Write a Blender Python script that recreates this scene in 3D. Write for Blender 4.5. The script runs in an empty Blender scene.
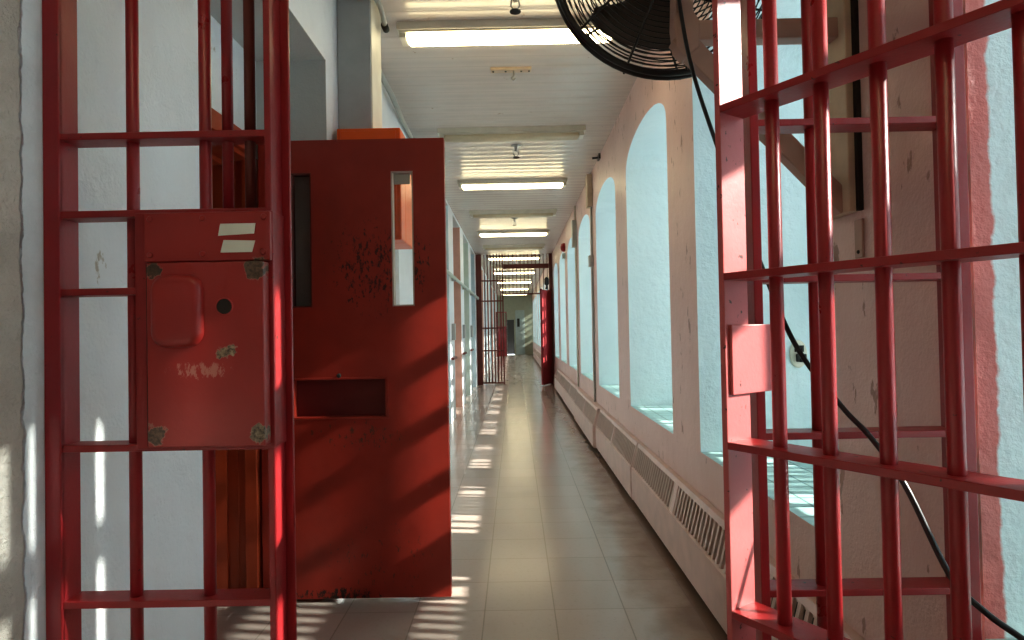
import bpy, math, random
from mathutils import Vector, Matrix
random.seed(7)
C = bpy.context.scene.collection
PI = math.pi
# ------------------------------------------------------------------ layout (metres): X right, Y down the corridor, Z up
XL, XR = -0.85, 0.85            # corridor wall faces
ZC = 2.88                       # ceiling
BAY = 1.74                      # bay period
YF = 1.116                      # plane of the barred partition
SILL, SPRING, APEX = 0.618, 2.33, 2.55
XO = 1.60                       # glass plane of the windows
YB, YE = -3.2, 30.0             # ends of the corridor
HEAD = 2.46                     # head of the left alcoves

# ------------------------------------------------------------------ node material helpers
def newmat(name):
    m = bpy.data.materials.new(name); m.use_nodes = True
    nt = m.node_tree; b = nt.nodes['Principled BSDF']
    return m, nt, b
def nd(nt, t, **k):
    n = nt.nodes.new(t)
    for a, v in k.items():
        if a in n.inputs.keys() if isinstance(a, str) else False: n.inputs[a].default_value = v
        else: setattr(n, a, v)
    return n
def math_n(nt, op, a, b=None, c=None, clamp=False):
    n = nt.nodes.new('ShaderNodeMath'); n.operation = op; n.use_clamp = clamp
    for i, v in enumerate((a, b, c)):
        if v is None: continue
        if hasattr(v, 'links'): nt.links.new(v, n.inputs[i])
        else: n.inputs[i].default_value = v
    return n.outputs[0]
def pos(nt): return nt.nodes.new('ShaderNodeNewGeometry').outputs['Position']
def noise(nt, scale, detail=4, rough=.55, vec=None, dist=0.0, sc3=None):
    n = nt.nodes.new('ShaderNodeTexNoise'); n.inputs['Scale'].default_value = scale
    n.inputs['Detail'].default_value = detail; n.inputs['Roughness'].default_value = rough
    n.inputs['Distortion'].default_value = dist
    v = vec or pos(nt)
    if sc3:
        mp = nt.nodes.new('ShaderNodeMapping'); mp.inputs['Scale'].default_value = sc3
        nt.links.new(v, mp.inputs['Vector']); v = mp.outputs[0]
    nt.links.new(v, n.inputs['Vector'])
    return n.outputs['Fac']
def ramp(nt, f, a, b):
    n = nt.nodes.new('ShaderNodeMapRange'); n.clamp = True
    n.inputs['From Min'].default_value = a; n.inputs['From Max'].default_value = b
    nt.links.new(f, n.inputs['Value']); return n.outputs[0]
def mixc(nt, f, a, b):
    n = nt.nodes.new('ShaderNodeMix'); n.data_type = 'RGBA'
    if hasattr(f, 'links'): nt.links.new(f, n.inputs[0])
    else: n.inputs[0].default_value = f
    for i, v in ((6, a), (7, b)):
        if hasattr(v, 'links'): nt.links.new(v, n.inputs[i])
        else: n.inputs[i].default_value = (*v, 1)
    return n.outputs[2]
def bump(nt, b, h, strength=.3, dist=.01):
    n = nt.nodes.new('ShaderNodeBump'); n.inputs['Strength'].default_value = strength
    n.inputs['Distance'].default_value = dist
    nt.links.new(h, n.inputs['Height']); nt.links.new(n.outputs[0], b.inputs['Normal'])
def setc(nt, b, c):
    if hasattr(c, 'links'): nt.links.new(c, b.inputs['Base Color'])
    else: b.inputs['Base Color'].default_value = (*c, 1)

def plain(name, c, r=.5, metal=0.0, vary=.12, bs=0.15, bscale=60):
    m, nt, b = newmat(name)
    f = noise(nt, 9, 4)
    col = mixc(nt, ramp(nt, f, .35, .7), c, tuple(x*(1-vary) for x in c))
    setc(nt, b, col); b.inputs['Roughness'].default_value = r; b.inputs['Metallic'].default_value = metal
    if bs: bump(nt, b, noise(nt, bscale, 3), bs, .002)
    return m
def near_spot(nt, p, r, wob):
    """1 inside a ragged spot around world point p"""
    d = nt.nodes.new('ShaderNodeVectorMath'); d.operation = 'DISTANCE'
    sc = nt.nodes.new('ShaderNodeVectorMath'); sc.operation = 'MULTIPLY'
    nt.links.new(pos(nt), sc.inputs[0]); sc.inputs[1].default_value = (1, .2, 1)
    nt.links.new(sc.outputs[0], d.inputs[0]); d.inputs[1].default_value = (p[0], p[1]*.2, p[2])
    e = math_n(nt, 'ADD', d.outputs['Value'], wob)
    return math_n(nt, 'SUBTRACT', 1.0, ramp(nt, e, r*.92, r*1.06))
def red_paint(name, c=(.36, .030, .024), r=.34, chips=.70, spots=(), scuffs=(), dirt=None, bs=.18):
    m, nt, b = newmat(name)
    f = noise(nt, 6, 5)
    col = mixc(nt, ramp(nt, f, .3, .75), c, (c[0]*.80, c[1]*.8, c[2]*.8))
    ch = ramp(nt, noise(nt, 70, 5, .6), chips, chips+.03)
    col = mixc(nt, ch, col, (.06, .018, .014))
    rr = None
    if spots or scuffs:
        wob = math_n(nt, 'MULTIPLY', math_n(nt, 'SUBTRACT', noise(nt, 90, 4), .5), .030)
        for (p, rad, cc) in spots:
            s = near_spot(nt, p, rad, wob)
            edge = near_spot(nt, p, rad*1.10, wob)
            inner = mixc(nt, ramp(nt, noise(nt, 150, 6, .7), .38, .62), cc, (.05, .032, .022))
            col = mixc(nt, math_n(nt, 'MULTIPLY', edge, .6), col, (.42, .25, .19))
            col = mixc(nt, s, col, inner)
        for (p, rx, rz, cc, thr) in scuffs:
            g = pos(nt)
            sp = nt.nodes.new('ShaderNodeSeparateXYZ'); nt.links.new(g, sp.inputs[0])
            dx = math_n(nt, 'DIVIDE', math_n(nt, 'SUBTRACT', sp.outputs[0], p[0]), rx)
            dz = math_n(nt, 'DIVIDE', math_n(nt, 'SUBTRACT', sp.outputs[2], p[2]), rz)
            dd = math_n(nt, 'ADD', math_n(nt, 'MULTIPLY', dx, dx), math_n(nt, 'MULTIPLY', dz, dz))
            fall = math_n(nt, 'SUBTRACT', 1.0, ramp(nt, dd, .1, 1.0))
            n1 = noise(nt, 60, 8, .78, sc3=(1.0, 1.0, .45))
            msk = ramp(nt, math_n(nt, 'ADD', n1, math_n(nt, 'MULTIPLY', fall, .16)), thr, thr+.035)
            msk = math_n(nt, 'MULTIPLY', msk, ramp(nt, fall, 0, .12))
            col = mixc(nt, msk, col, cc)
    if dirt:
        n2 = ramp(nt, noise(nt, 4, 6, .65, sc3=(1, 1, .5)), .5, .78)
        col = mixc(nt, math_n(nt, 'MULTIPLY', n2, .55), col, dirt)
    setc(nt, b, col)
    rgh = ramp(nt, noise(nt, 12, 4), .2, .9)
    nt.links.new(math_n(nt, 'MULTIPLY_ADD', rgh, .22, r-.06), b.inputs['Roughness'])
    bump(nt, b, noise(nt, 130, 3), bs, .002)
    return m
def plaster(name, c, c2=None, bs=.35, scale=18, marks=.72, markc=(.25, .17, .14), r=.6, fine=.3, sc3=(1,1,.55)):
    m, nt, b = newmat(name)
    c2 = c2 or tuple(x*.88 for x in c)
    col = mixc(nt, ramp(nt, noise(nt, 2.3, 5), .3, .72), c, c2)
    mk = ramp(nt, noise(nt, 13, 7, .62, sc3=sc3), marks, marks+.025)
    col = mixc(nt, mk, col, markc)
    setc(nt, b, col); b.inputs['Roughness'].default_value = r
    h = math_n(nt, 'ADD', noise(nt, scale, 5, .6), math_n(nt, 'MULTIPLY', noise(nt, 120, 3), fine))
    bump(nt, b, h, bs, .02)
    return m
def near_wall_mat():
    """white paint beside the post, bare grey plaster nearer the camera"""
    m, nt, b = newmat('painted strip and bare plaster')
    sp = nt.nodes.new('ShaderNodeSeparateXYZ'); nt.links.new(pos(nt), sp.inputs[0])
    y = math_n(nt, 'ADD', sp.outputs[1], math_n(nt, 'MULTIPLY', math_n(nt, 'SUBTRACT', noise(nt, 14, 5, .6), .5), .035))
    f = ramp(nt, y, 1.062, 1.068)
    grey = mixc(nt, ramp(nt, noise(nt, 8, 6), .3, .7), (.66, .61, .55), (.50, .46, .41))
    white = mixc(nt, ramp(nt, noise(nt, 12, 5), .3, .75), (.74, .79, .82), (.62, .67, .70))
    setc(nt, b, mixc(nt, f, grey, white)); b.inputs['Roughness'].default_value = .75
    h = math_n(nt, 'ADD', math_n(nt, 'MULTIPLY', noise(nt, 45, 6, .65), math_n(nt, 'SUBTRACT', 1.4, f)), math_n(nt, 'MULTIPLY', f, -.6))
    bump(nt, b, h, .8, .015)
    return m
def tile_floor():
    m, nt, b = newmat('vinyl tile floor')
    sp = nt.nodes.new('ShaderNodeSeparateXYZ'); nt.links.new(pos(nt), sp.inputs[0])
    u = math_n(nt, 'DIVIDE', math_n(nt, 'ADD', sp.outputs[0], .152), .298)
    v = math_n(nt, 'DIVIDE', math_n(nt, 'SUBTRACT', sp.outputs[1], 2.675), .300)
    def edge(t, w):
        f = math_n(nt, 'FRACT', t)
        a = math_n(nt, 'MINIMUM', f, math_n(nt, 'SUBTRACT', 1.0, f))
        return math_n(nt, 'SUBTRACT', 1.0, ramp(nt, a, w*.5, w))
    ed = math_n(nt, 'MAXIMUM', edge(u, .012), edge(v, .009))
    cb = nt.nodes.new('ShaderNodeCombineXYZ')
    nt.links.new(math_n(nt, 'FLOOR', u), cb.inputs[0]); nt.links.new(math_n(nt, 'FLOOR', v), cb.inputs[1])
    wn = nt.nodes.new('ShaderNodeTexWhiteNoise'); nt.links.new(cb.outputs[0], wn.inputs['Vector'])
    col = mixc(nt, wn.outputs['Value'], (.48, .385, .335), (.42, .345, .30))
    col = mixc(nt, ramp(nt, noise(nt, 1.6, 5), .35, .75), col, (.44, .36, .31))
    col = mixc(nt, math_n(nt, 'MULTIPLY', ramp(nt, noise(nt, 55, 5), .55, .75), .25), col, (.27, .22, .18))
    # darker brown towards the heaters
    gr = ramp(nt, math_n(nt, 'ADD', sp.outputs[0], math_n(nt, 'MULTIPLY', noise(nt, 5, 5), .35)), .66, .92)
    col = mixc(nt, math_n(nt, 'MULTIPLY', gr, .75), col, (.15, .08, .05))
    col = mixc(nt, math_n(nt, 'MULTIPLY', ed, .42), col, (.14, .11, .09))
    setc(nt, b, col)
    rg = math_n(nt, 'MULTIPLY_ADD', noise(nt, 7, 5), .15, .11)
    nt.links.new(rg, b.inputs['Roughness'])
    b.inputs['Specular IOR Level'].default_value = .6
    h = math_n(nt, 'SUBTRACT', math_n(nt, 'MULTIPLY', noise(nt, 9, 3), .25), ed)
    bump(nt, b, h, .12, .004)
    return m
def ceiling_mat():
    m, nt, b = newmat('glossy boarded ceiling')
    sp = nt.nodes.new('ShaderNodeSeparateXYZ'); nt.links.new(pos(nt), sp.inputs[0])
    col = mixc(nt, ramp(nt, noise(nt, 1.7, 5), .3, .75), (.66, .58, .52), (.59, .515, .455))
    col = mixc(nt, ramp(nt, noise(nt, 12, 6, .6), .69, .72), col, (.42, .33, .25))
    fr = math_n(nt, 'FRACT', math_n(nt, 'DIVIDE', sp.outputs[1], .14))
    gv = math_n(nt, 'SUBTRACT', 1.0, ramp(nt, math_n(nt, 'MINIMUM', fr, math_n(nt, 'SUBTRACT', 1.0, fr)), .0, .06))
    col = mixc(nt, math_n(nt, 'MULTIPLY', gv, .22), col, (.42, .37, .32))
    setc(nt, b, col); b.inputs['Roughness'].default_value = .26
    wav = math_n(nt, 'SINE', math_n(nt, 'MULTIPLY', sp.outputs[1], 2*PI/.14))
    bump(nt, b, math_n(nt, 'ADD', math_n(nt, 'MULTIPLY', wav, .5), math_n(nt, 'MULTIPLY', gv, -.4)), .32, .012)
    return m
def sill_mat():
    m, nt, b = newmat('green tiled sill')
    sp = nt.nodes.new('ShaderNodeSeparateXYZ'); nt.links.new(pos(nt), sp.inputs[0])
    def edge(o, s, w):
        f = math_n(nt, 'FRACT', math_n(nt, 'DIVIDE', o, s))
        return math_n(nt, 'SUBTRACT', 1.0, ramp(nt, math_n(nt, 'MINIMUM', f, math_n(nt, 'SUBTRACT', 1.0, f)), w*.5, w))
    ed = math_n(nt, 'MAXIMUM', edge(sp.outputs[0], .105, .05), edge(sp.outputs[1], .105, .05))
    col = mixc(nt, ramp(nt, noise(nt, 20, 4), .3, .7), (.36, .52, .50), (.28, .43, .42))
    setc(nt, b, mixc(nt, ed, col, (.10, .18, .17))); b.inputs['Roughness'].default_value = .35
    return m
def emis(name, c, s):
    m, nt, b = newmat(name)
    b.inputs['Base Color'].default_value = (.8, .8, .75, 1)
    b.inputs['Emission Color'].default_value = (*c, 1)
    f = noise(nt, 3, 2)
    nt.links.new(math_n(nt, 'MULTIPLY_ADD', f, s*.1, s*.95), b.inputs['Emission Strength'])
    return m
def pane_mat(name, tint, clear):
    m, nt, b = newmat(name)
    tr = nt.nodes.new('ShaderNodeBsdfTransparent'); tr.inputs[0].default_value = (*tint, 1)
    gl = nt.nodes.new('ShaderNodeBsdfGlossy'); gl.inputs['Roughness'].default_value = .1
    tl = nt.nodes.new('ShaderNodeBsdfTranslucent'); tl.inputs[0].default_value = (.85, .9, .92, 1)
    a = nt.nodes.new('ShaderNodeMixShader'); a.inputs[0].default_value = .03
    nt.links.new(tr.outputs[0], a.inputs[1]); nt.links.new(gl.outputs[0], a.inputs[2])
    c = nt.nodes.new('ShaderNodeMixShader')
    f = ramp(nt, noise(nt, 30, 3), .2, .8)
    nt.links.new(math_n(nt, 'MULTIPLY_ADD', f, .06, 1-clear), c.inputs[0])
    nt.links.new(a.outputs[0], c.inputs[1]); nt.links.new(tl.outputs[0], c.inputs[2])
    nt.links.new(c.outputs[0], nt.nodes['Material Output'].inputs['Surface'])
    return m

M = {}
M['red'] = red_paint('red bar paint', (.285, .018, .022), .30)
M['red_rail'] = red_paint('red rail paint', (.29, .020, .022), .36, chips=.66)
M['glare'] = red_paint('sun faded red paint', (.46, .105, .105), .36, chips=.66)  # pinker base, sun glare on stile and keeper plate put into the colour
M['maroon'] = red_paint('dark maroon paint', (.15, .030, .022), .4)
M['far_red'] = red_paint('far gate red paint', (.30, .025, .03), .55)
M['door'] = red_paint('old red door paint', (.34, .030, .016), .42, chips=.73,
    scuffs=[((-.64, 2.78, 1.49), .26, .30, (.05, .012, .010), .68), ((-.47, 2.78, 1.52), .14, .22, (.05, .012, .010), .68),
            ((-.70, 2.78, .74), .35, .10, (.10, .035, .02), .70), ((-.62, 2.78, .2), .5, .32, (.12, .03, .02), .74),
            ((-.80, 2.78, .03), .22, .04, (.02, .012, .01), .62)],
    dirt=(.22, .030, .018), bs=.12)
M['slot_in'] = red_paint('tray slot inside', (.17, .018, .016), .4)
YP = 1.085
rust = (.12, .085, .05)
M['lock'] = red_paint('lock cover paint', (.33, .030, .026), .33, chips=.76,
    spots=[((-.636, YP, 1.316), .013, (.10, .06, .04)), ((-.457, YP, 1.318), .018, (.15, .09, .06)),
           ((-.633, YP, 1.027), .016, (.15, .09, .06)), ((-.450, YP, 1.027), .014, (.26, .20, .13)),
           ((-.512, YP, 1.170), .011, (.32, .24, .15)), ((-.498, YP, 1.173), .008, (.40, .30, .20))],
    scuffs=[((-.555, YP, 1.139), .066, .018, (.40, .15, .12), .60)], bs=.1)
M['orange'] = plain('orange enamel', (.85, .13, .012), .35, vary=.1)
M['jamb'] = red_paint('orange red frame paint', (.38, .055, .016), .45)
M['white_wall'] = plaster('white painted wall', (.78, .82, .85), (.70, .735, .755), .38, 14, .70, (.45, .42, .36), .5)
M['alcove'] = plaster('shaded alcove paint', (.52, .53, .51), (.46, .47, .45), .2, 16, .74, (.4, .38, .35), .6)  # grey puts the shade of the alcove into its colour
M['near_wall'] = near_wall_mat()
M['pink'] = plaster('pinkish cream wall paint', (.69, .495, .455), (.61, .42, .385), .25, 13, .625, (.34, .20, .165), .42, sc3=(1, 1, .42))
M['reveal'] = plaster('pale blue plaster', (.66, .765, .785), (.60, .715, .74), .45, 18, .78, (.50, .60, .62), .5, fine=.12)
def overspray(m):
    nt = m.node_tree; b = nt.nodes['Principled BSDF']; old = b.inputs['Base Color'].links[0].from_socket
    sp = nt.nodes.new('ShaderNodeSeparateXYZ'); nt.links.new(pos(nt), sp.inputs[0])
    x = math_n(nt, 'ADD', sp.outputs[0], math_n(nt, 'MULTIPLY', math_n(nt, 'SUBTRACT', noise(nt, 16, 5, .6), .5), .03))
    f = math_n(nt, 'SUBTRACT', 1.0, ramp(nt, x, .884, .890))
    g = math_n(nt, 'MULTIPLY', ramp(nt, sp.outputs[1], 1.05, 1.06), math_n(nt, 'SUBTRACT', 1.0, ramp(nt, sp.outputs[1], 1.30, 1.31)))
    setc(nt, b, mixc(nt, math_n(nt, 'MULTIPLY', f, g), old, (.56, .16, .14)))
overspray(M['reveal'])
M['sill'] = sill_mat()
M['floor'] = tile_floor()
M['ceil'] = ceiling_mat()
M['pillar'] = plain('grey pillar paint', (.40, .415, .41), .5, bs=.1)
M['pillar_side'] = plain('cream conduit and lit side paint', (.66, .62, .52), .45)
M['heater'] = plain('heater enamel', (.68, .495, .445), .36, vary=.16)
M['grille'] = plain('heater grille enamel', (.56, .42, .36), .42)
M['dark'] = plain('dark gap', (.022, .018, .015), .8, bs=0)
M['black'] = plain('black enamel', (.014, .013, .014), .32, bs=0)
M['rubber'] = plain('black cord rubber', (.012, .013, .015), .38, bs=0)
M['blade'] = plain('dark fan blade', (.085, .066, .062), .45, bs=0)
M['brkt'] = plain('dusty pink bracket paint', (.42, .27, .22), .5)
M['wood'] = plain('cream painted board', (.58, .46, .34), .55, vary=.25)
M['steel'] = plain('steel', (.42, .40, .37), .35, .8, bs=0)
M['conduit'] = plain('painted conduit', (.36, .365, .34), .4, bs=0)
M['housing'] = plain('light housing enamel', (.62, .58, .50), .4)
M['tube'] = emis('lit diffuser', (1.0, .85, .50), 10.5)
M['untube'] = plain('unlit yellowed diffuser', (.60, .50, .34), .35)
M['plate_tan'] = plain('tan ceiling plate', (.62, .47, .33), .5, vary=.3)
M['tape'] = plain('off white masking tape', (.66, .66, .58), .6, bs=.3, bscale=200)
M['ivory'] = plain('ivory plastic', (.74, .70, .58), .4, bs=0)
M['glass'] = pane_mat('clear window glass', (.93, .97, .98), .92)
M['frost'] = pane_mat('wired frosted glass', (.8, .86, .88), .45)
M['sash'] = plain('window steel paint', (.62, .70, .70), .5)
M['slit'] = pane_mat('old door glass', (.93, .93, .91), .985)
M['slit_dark'] = pane_mat('shade tinted door glass', (.55, .50, .50), .95)  # tint stands in for the shadow behind this slit
M['rim'] = plain('worn bare rim', (.52, .42, .36), .45)
M['salmon'] = plain('salmon paint', (.62, .34, .27), .5)
M['paleblue'] = plain('pale blue paint', (.46, .58, .64), .45)
M['palegreen'] = plain('pale grey green paint', (.46, .54, .50), .45)
M['enddoor'] = plain('grey green steel door', (.30, .36, .35), .45)
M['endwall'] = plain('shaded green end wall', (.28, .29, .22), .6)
M['alarm'] = plain('fire alarm red', (.30, .015, .02), .3, bs=0)
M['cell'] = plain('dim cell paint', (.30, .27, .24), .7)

# ------------------------------------------------------------------ mesh builder
class MB:
    def __init__(s): s.v = []; s.f = []; s.m = []; s.sm = []
    def face(s, idx, mi=0, smooth=False): s.f.append(idx); s.m.append(mi); s.sm.append(smooth)
    def quad(s, pts, mi=0):
        b = len(s.v); s.v += [tuple(p) for p in pts]; s.face(list(range(b, b+len(pts))), mi); return s
    def box(s, a, b, mi=0):
        (x0, y0, z0), (x1, y1, z1) = a, b
        x0, x1 = min(x0, x1), max(x0, x1); y0, y1 = min(y0, y1), max(y0, y1); z0, z1 = min(z0, z1), max(z0, z1)
        k = len(s.v)
        s.v += [(x0,y0,z0),(x1,y0,z0),(x1,y1,z0),(x0,y1,z0),(x0,y0,z1),(x1,y0,z1),(x1,y1,z1),(x0,y1,z1)]
        for q in ((0,3,2,1),(4,5,6,7),(0,1,5,4),(1,2,6,5),(2,3,7,6),(3,0,4,7)): s.face([k+i for i in q], mi)
        return s
    def obox(s, o, ax, ay, az, mi=0):
        """box from a corner and three edge vectors"""
        o, ax, ay, az = map(Vector, (o, ax, ay, az)); k = len(s.v)
        for c in (o, o+ax, o+ax+ay, o+ay): s.v.append(tuple(c))
        for c in (o, o+ax, o+ax+ay, o+ay): s.v.append(tuple(c+az))
        for q in ((0,3,2,1),(4,5,6,7),(0,1,5,4),(1,2,6,5),(2,3,7,6),(3,0,4,7)): s.face([k+i for i in q], mi)
        return s
    def tube(s, path, r, n=12, mi=0, closed=False):
        P = [Vector(p) for p in path]; rings = []; N = len(P)
        prev = None
        for i, p in enumerate(P):
            if closed: t = P[(i+1) % N]-P[i-1]
            else: t = P[min(i+1, N-1)]-P[max(i-1, 0)]
            t.normalize()
            if prev is None:
                u = t.orthogonal().normalized()
            else:
                u = prev-t*prev.dot(t)
                u = u.normalized() if u.length > 1e-6 else t.orthogonal().normalized()
            prev = u; w = t.cross(u); k = len(s.v)
            for j in range(n):
                a = 2*PI*j/n; s.v.append(tuple(p+(u*math.cos(a)+w*math.sin(a))*r))
            rings.append(k)
        cnt = N if closed else N-1
        for i in range(cnt):
            a, b = rings[i], rings[(i+1) % N]
            for j in range(n):
                s.face([a+j, a+(j+1) % n, b+(j+1) % n, b+j], mi, True)
        if not closed:
            s.face([rings[0]+j for j in range(n)][::-1], mi); s.face([rings[-1]+j for j in range(n)], mi)
        return s
    def cyl(s, a, b, r, n=16, mi=0): return s.tube([a, b], r, n, mi)
    def lathe(s, c, axis, prof, n=24, mi=0):
        """prof: list of (radius, distance along axis)"""
        c = Vector(c); ax = Vector(axis).normalized(); u = ax.orthogonal().normalized(); w = ax.cross(u); rings = []
        for r, h in prof:
            k = len(s.v)
            for j in range(n):
                a = 2*PI*j/n; s.v.append(tuple(c+ax*h+(u*math.cos(a)+w*math.sin(a))*max(r, 1e-4)))
            rings.append(k)
        for a, b in zip(rings, rings[1:]):
            for j in range(n): s.face([a+j, a+(j+1) % n, b+(j+1) % n, b+j], mi, True)
        s.face([rings[0]+j for j in range(n)][::-1], mi); s.face([rings[-1]+j for j in range(n)], mi)
        return s
    def prism(s, pts, d, mi=0):
        """planar outline pts extruded by vector d"""
        d = Vector(d); n = len(pts); k = len(s.v)
        s.v += [tuple(p) for p in pts]+[tuple(Vector(p)+d) for p in pts]
        s.face(list(range(k, k+n))[::-1], mi); s.face(list(range(k+n, k+2*n)), mi)
        for i in range(n): s.face([k+i, k+(i+1) % n, k+n+(i+1) % n, k+n+i], mi)
        return s
    def mesh(s, name, mats):
        me = bpy.data.meshes.new(name); me.from_pydata(s.v, [], s.f)
        for m in mats: me.materials.append(m)
        me.polygons.foreach_set('material_index', s.m); me.polygons.foreach_set('use_smooth', s.sm)
        import bmesh
        bm = bmesh.new(); bm.from_mesh(me); bmesh.ops.recalc_face_normals(bm, faces=bm.faces); bm.to_mesh(me); bm.free()
        me.update(); return me
    def build(s, name, mats, parent=None, bevel=0, label=None):
        if not isinstance(mats, (list, tuple)): mats = [mats]
        o = bpy.data.objects.new(name, s.mesh(name, mats)); C.objects.link(o)
        if parent is not None:
            o.parent = parent
            off = Vector((0, 0, 0)); p = parent
            while p is not None: off += p.location; p = p.parent
            o.location = -off if parent.parent is None and parent.type == 'EMPTY' else Vector((0, 0, 0))
        if bevel:
            b = o.modifiers.new('edge', 'BEVEL'); b.width = bevel; b.segments = 2; b.limit_method = 'ANGLE'
        if label: o['label'] = label
        return o
def B(*a): return MB().box(*a)
def tag(o, label, cat, group=None):
    o['label'] = label; o['category'] = cat; o['kind'] = 'thing'
    if group: o['group'] = group
    return o
def thing(name, label, cat, loc=(0, 0, 0), group=None):
    o = bpy.data.objects.new(name, None); C.objects.link(o); o.location = loc; o.empty_display_size = .1
    return tag(o, label, cat, group)
def struct(o):
    o['kind'] = 'structure'; return o

# ------------------------------------------------------------------ the room
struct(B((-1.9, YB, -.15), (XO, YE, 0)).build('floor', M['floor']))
struct(B((-3.2, YB, ZC), (XO+.2, YE+1, ZC+.12)).build('ceiling', M['ceil']))

def right_wall():
    w = MB(); K = range(-2, 17); NA = 16
    def w0(k): return 1.65+BAY*k
    def w1(k): return 2.89+BAY*k
    z1, z2 = SILL, ZC
    y = YB
    for k in K:
        a, b = w0(k), w1(k)
        # pier face, before this window
        w.quad([(XR, y, 0), (XR, a, 0), (XR, a, ZC), (XR, y, ZC)], 0)
        w.quad([(XO+.1, y, 0), (XO+.1, a, 0), (XO+.1, a, ZC), (XO+.1, y, ZC)], 0)
        # apron
        w.quad([(XR, a, 0), (XR, b, 0), (XR, b, SILL), (XR, a, SILL)], 0)
        w.quad([(XO+.1, a, 0), (XO+.1, b, 0), (XO+.1, b, SILL), (XO+.1, a, SILL)], 0)
        w.quad([(XR, a, SILL), (XR, b, SILL), (XO+.1, b, SILL), (XO+.1, a, SILL)], 2)
        # jambs
        for q in (a, b): w.quad([(XR, q, SILL), (XO+.1, q, SILL), (XO+.1, q, SPRING), (XR, q, SPRING)], 1)
        arc = []
        for i in range(NA+1):
            t = PI-PI*i/NA
            cy = (a+b)/2+math.cos(t)*(b-a)/2; cz = SPRING+(APEX-SPRING)*max(0, math.sin(t))**.8
            arc.append((cy, cz))
        for (ya, za), (yb, zb) in zip(arc, arc[1:]):
            w.quad([(XR, ya, za), (XR, yb, zb), (XR, yb, ZC), (XR, ya, ZC)], 0)
            w.quad([(XO+.1, ya, za), (XO+.1, yb, zb), (XO+.1, yb, ZC), (XO+.1, ya, ZC)], 0)
            w.quad([(XR, ya, za), (XO+.1, ya, za), (XO+.1, yb, zb), (XR, yb, zb)], 1)
        y = b
    w.quad([(XR, y, 0), (XR, YE, 0), (XR, YE, ZC), (XR, y, ZC)], 0)
    w.quad([(XO+.1, y, 0), (XO+.1, YE, 0), (XO+.1, YE, ZC), (XO+.1, y, ZC)], 0)
    o = w.build('wall_right', [M['pink'], M['reveal'], M['sill']])
    import bmesh
    bm = bmesh.new(); bm.from_mesh(o.data); bmesh.ops.remove_doubles(bm, verts=bm.verts, dist=1e-4)
    bmesh.ops.recalc_face_normals(bm, faces=bm.faces); bm.to_mesh(o.data); bm.free()
    struct(o)
right_wall()

# steel windows: a frame with a deep meeting rail, vertical bars, panes
def window_meshes():
    y0, y1 = 0.0, 1.24; X = XO
    f = MB()
    f.box((X-.03, y0, SILL), (X+.03, y0+.05, APEX)); f.box((X-.03, y1-.10, SILL), (X+.03, y1, APEX))  # far member widened to keep the sun off the jamb
    f.box((X-.03, y0, SILL), (X+.03, y1, SILL+.05)); f.box((X-.03, y0, APEX-.04), (X+.03, y1, APEX+.05))
    f.box((X-.025, y0, 1.20), (X+.025, y1, 1.41))
    for z in (1.66, 1.95, 2.22): f.box((X-.02, y0, z-.035), (X+.02, y1, z+.035))
    for z in (.86, 1.06): f.box((X-.02, y0, z-.012), (X+.02, y1, z+.012))
    b = MB()
    ys = [.13, .26, .42, .50, .58, .66, .74, .82, .89]
    for y in ys: b.box((X+.05, y-.02, SILL), (X+.075, y+.02, APEX))
    b.box((X+.05, 1.015, SILL), (X+.075, 1.095, APEX))  # unseen wide bar, shaped to cut the sun to a clear strip
    p = MB().quad([(X, y0, SILL), (X, y1, SILL), (X, y1, APEX), (X, y0, APEX)])
    q = MB().quad([(X+.035, .44, SILL), (X+.035, .84, SILL), (X+.035, .84, APEX), (X+.035, .44, APEX)])
    return (f.mesh('window_frame', [M['sash']]), b.mesh('window_bars', [M['sash']]), p.mesh('pane', [M['glass']]), q.mesh('frosted_pane', [M['frost']]))
WM = window_meshes()
for i, k in enumerate(range(-2, 17)):
    e = bpy.data.objects.new('window_%d' % (i+1), None); C.objects.link(e); e.location = (0, 1.65+BAY*k, 0); struct(e)
    for me in WM:
        o = bpy.data.objects.new(me.name.split('.')[0], me); C.objects.link(o); o.parent = e

def left_wall():
    w = MB()
    A0, A1, XA = 1.72, 2.83, -1.17
    y = YB
    def piece(a, b, mi): w.box((XA-.25, a, 0), (XL, b, ZC), mi)
    w.box((XA-.25, YB, 0), (XL, YF-.0, ZC), 3)
    y = YF
    jm = [1, 0, 4, 4, 5, 6, 4, 6]
    for k in range(0, 16):
        a, b = A0+BAY*k, A1+BAY*k
        hd = HEAD if k < 2 else 2.84
        w.box((XA-.25, y, 0), (XL, a, ZC), 0)                    # pier
        w.box((XA-.25, a, hd), (XL, b, ZC), 0)                 # over the alcove
        # coloured far jamb and soffit
        j = jm[k] if k < len(jm) else (4 if k % 2 else 5)
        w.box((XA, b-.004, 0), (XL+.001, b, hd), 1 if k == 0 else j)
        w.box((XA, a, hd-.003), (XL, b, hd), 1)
        if k == 0:
            w.box((XA-.25, a, 2.09), (XA, b, HEAD), 2)           # above the cell door frame
        else:
            w.box((XA-.25, a, 0), (XA, b, hd), 2)
        y = b
    w.box((XA-.25, y, 0), (XL, YE, ZC), 0)
    # the cell behind the open door
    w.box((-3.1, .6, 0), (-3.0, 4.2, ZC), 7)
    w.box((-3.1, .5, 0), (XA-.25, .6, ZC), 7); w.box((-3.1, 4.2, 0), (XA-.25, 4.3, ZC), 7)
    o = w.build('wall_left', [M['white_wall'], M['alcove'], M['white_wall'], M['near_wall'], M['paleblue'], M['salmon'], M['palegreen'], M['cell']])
    struct(o)
left_wall()
struct(B((-1.9, YB-.15, 0), (XO, YB, ZC)).build('wall_back', M['white_wall']))
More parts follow.
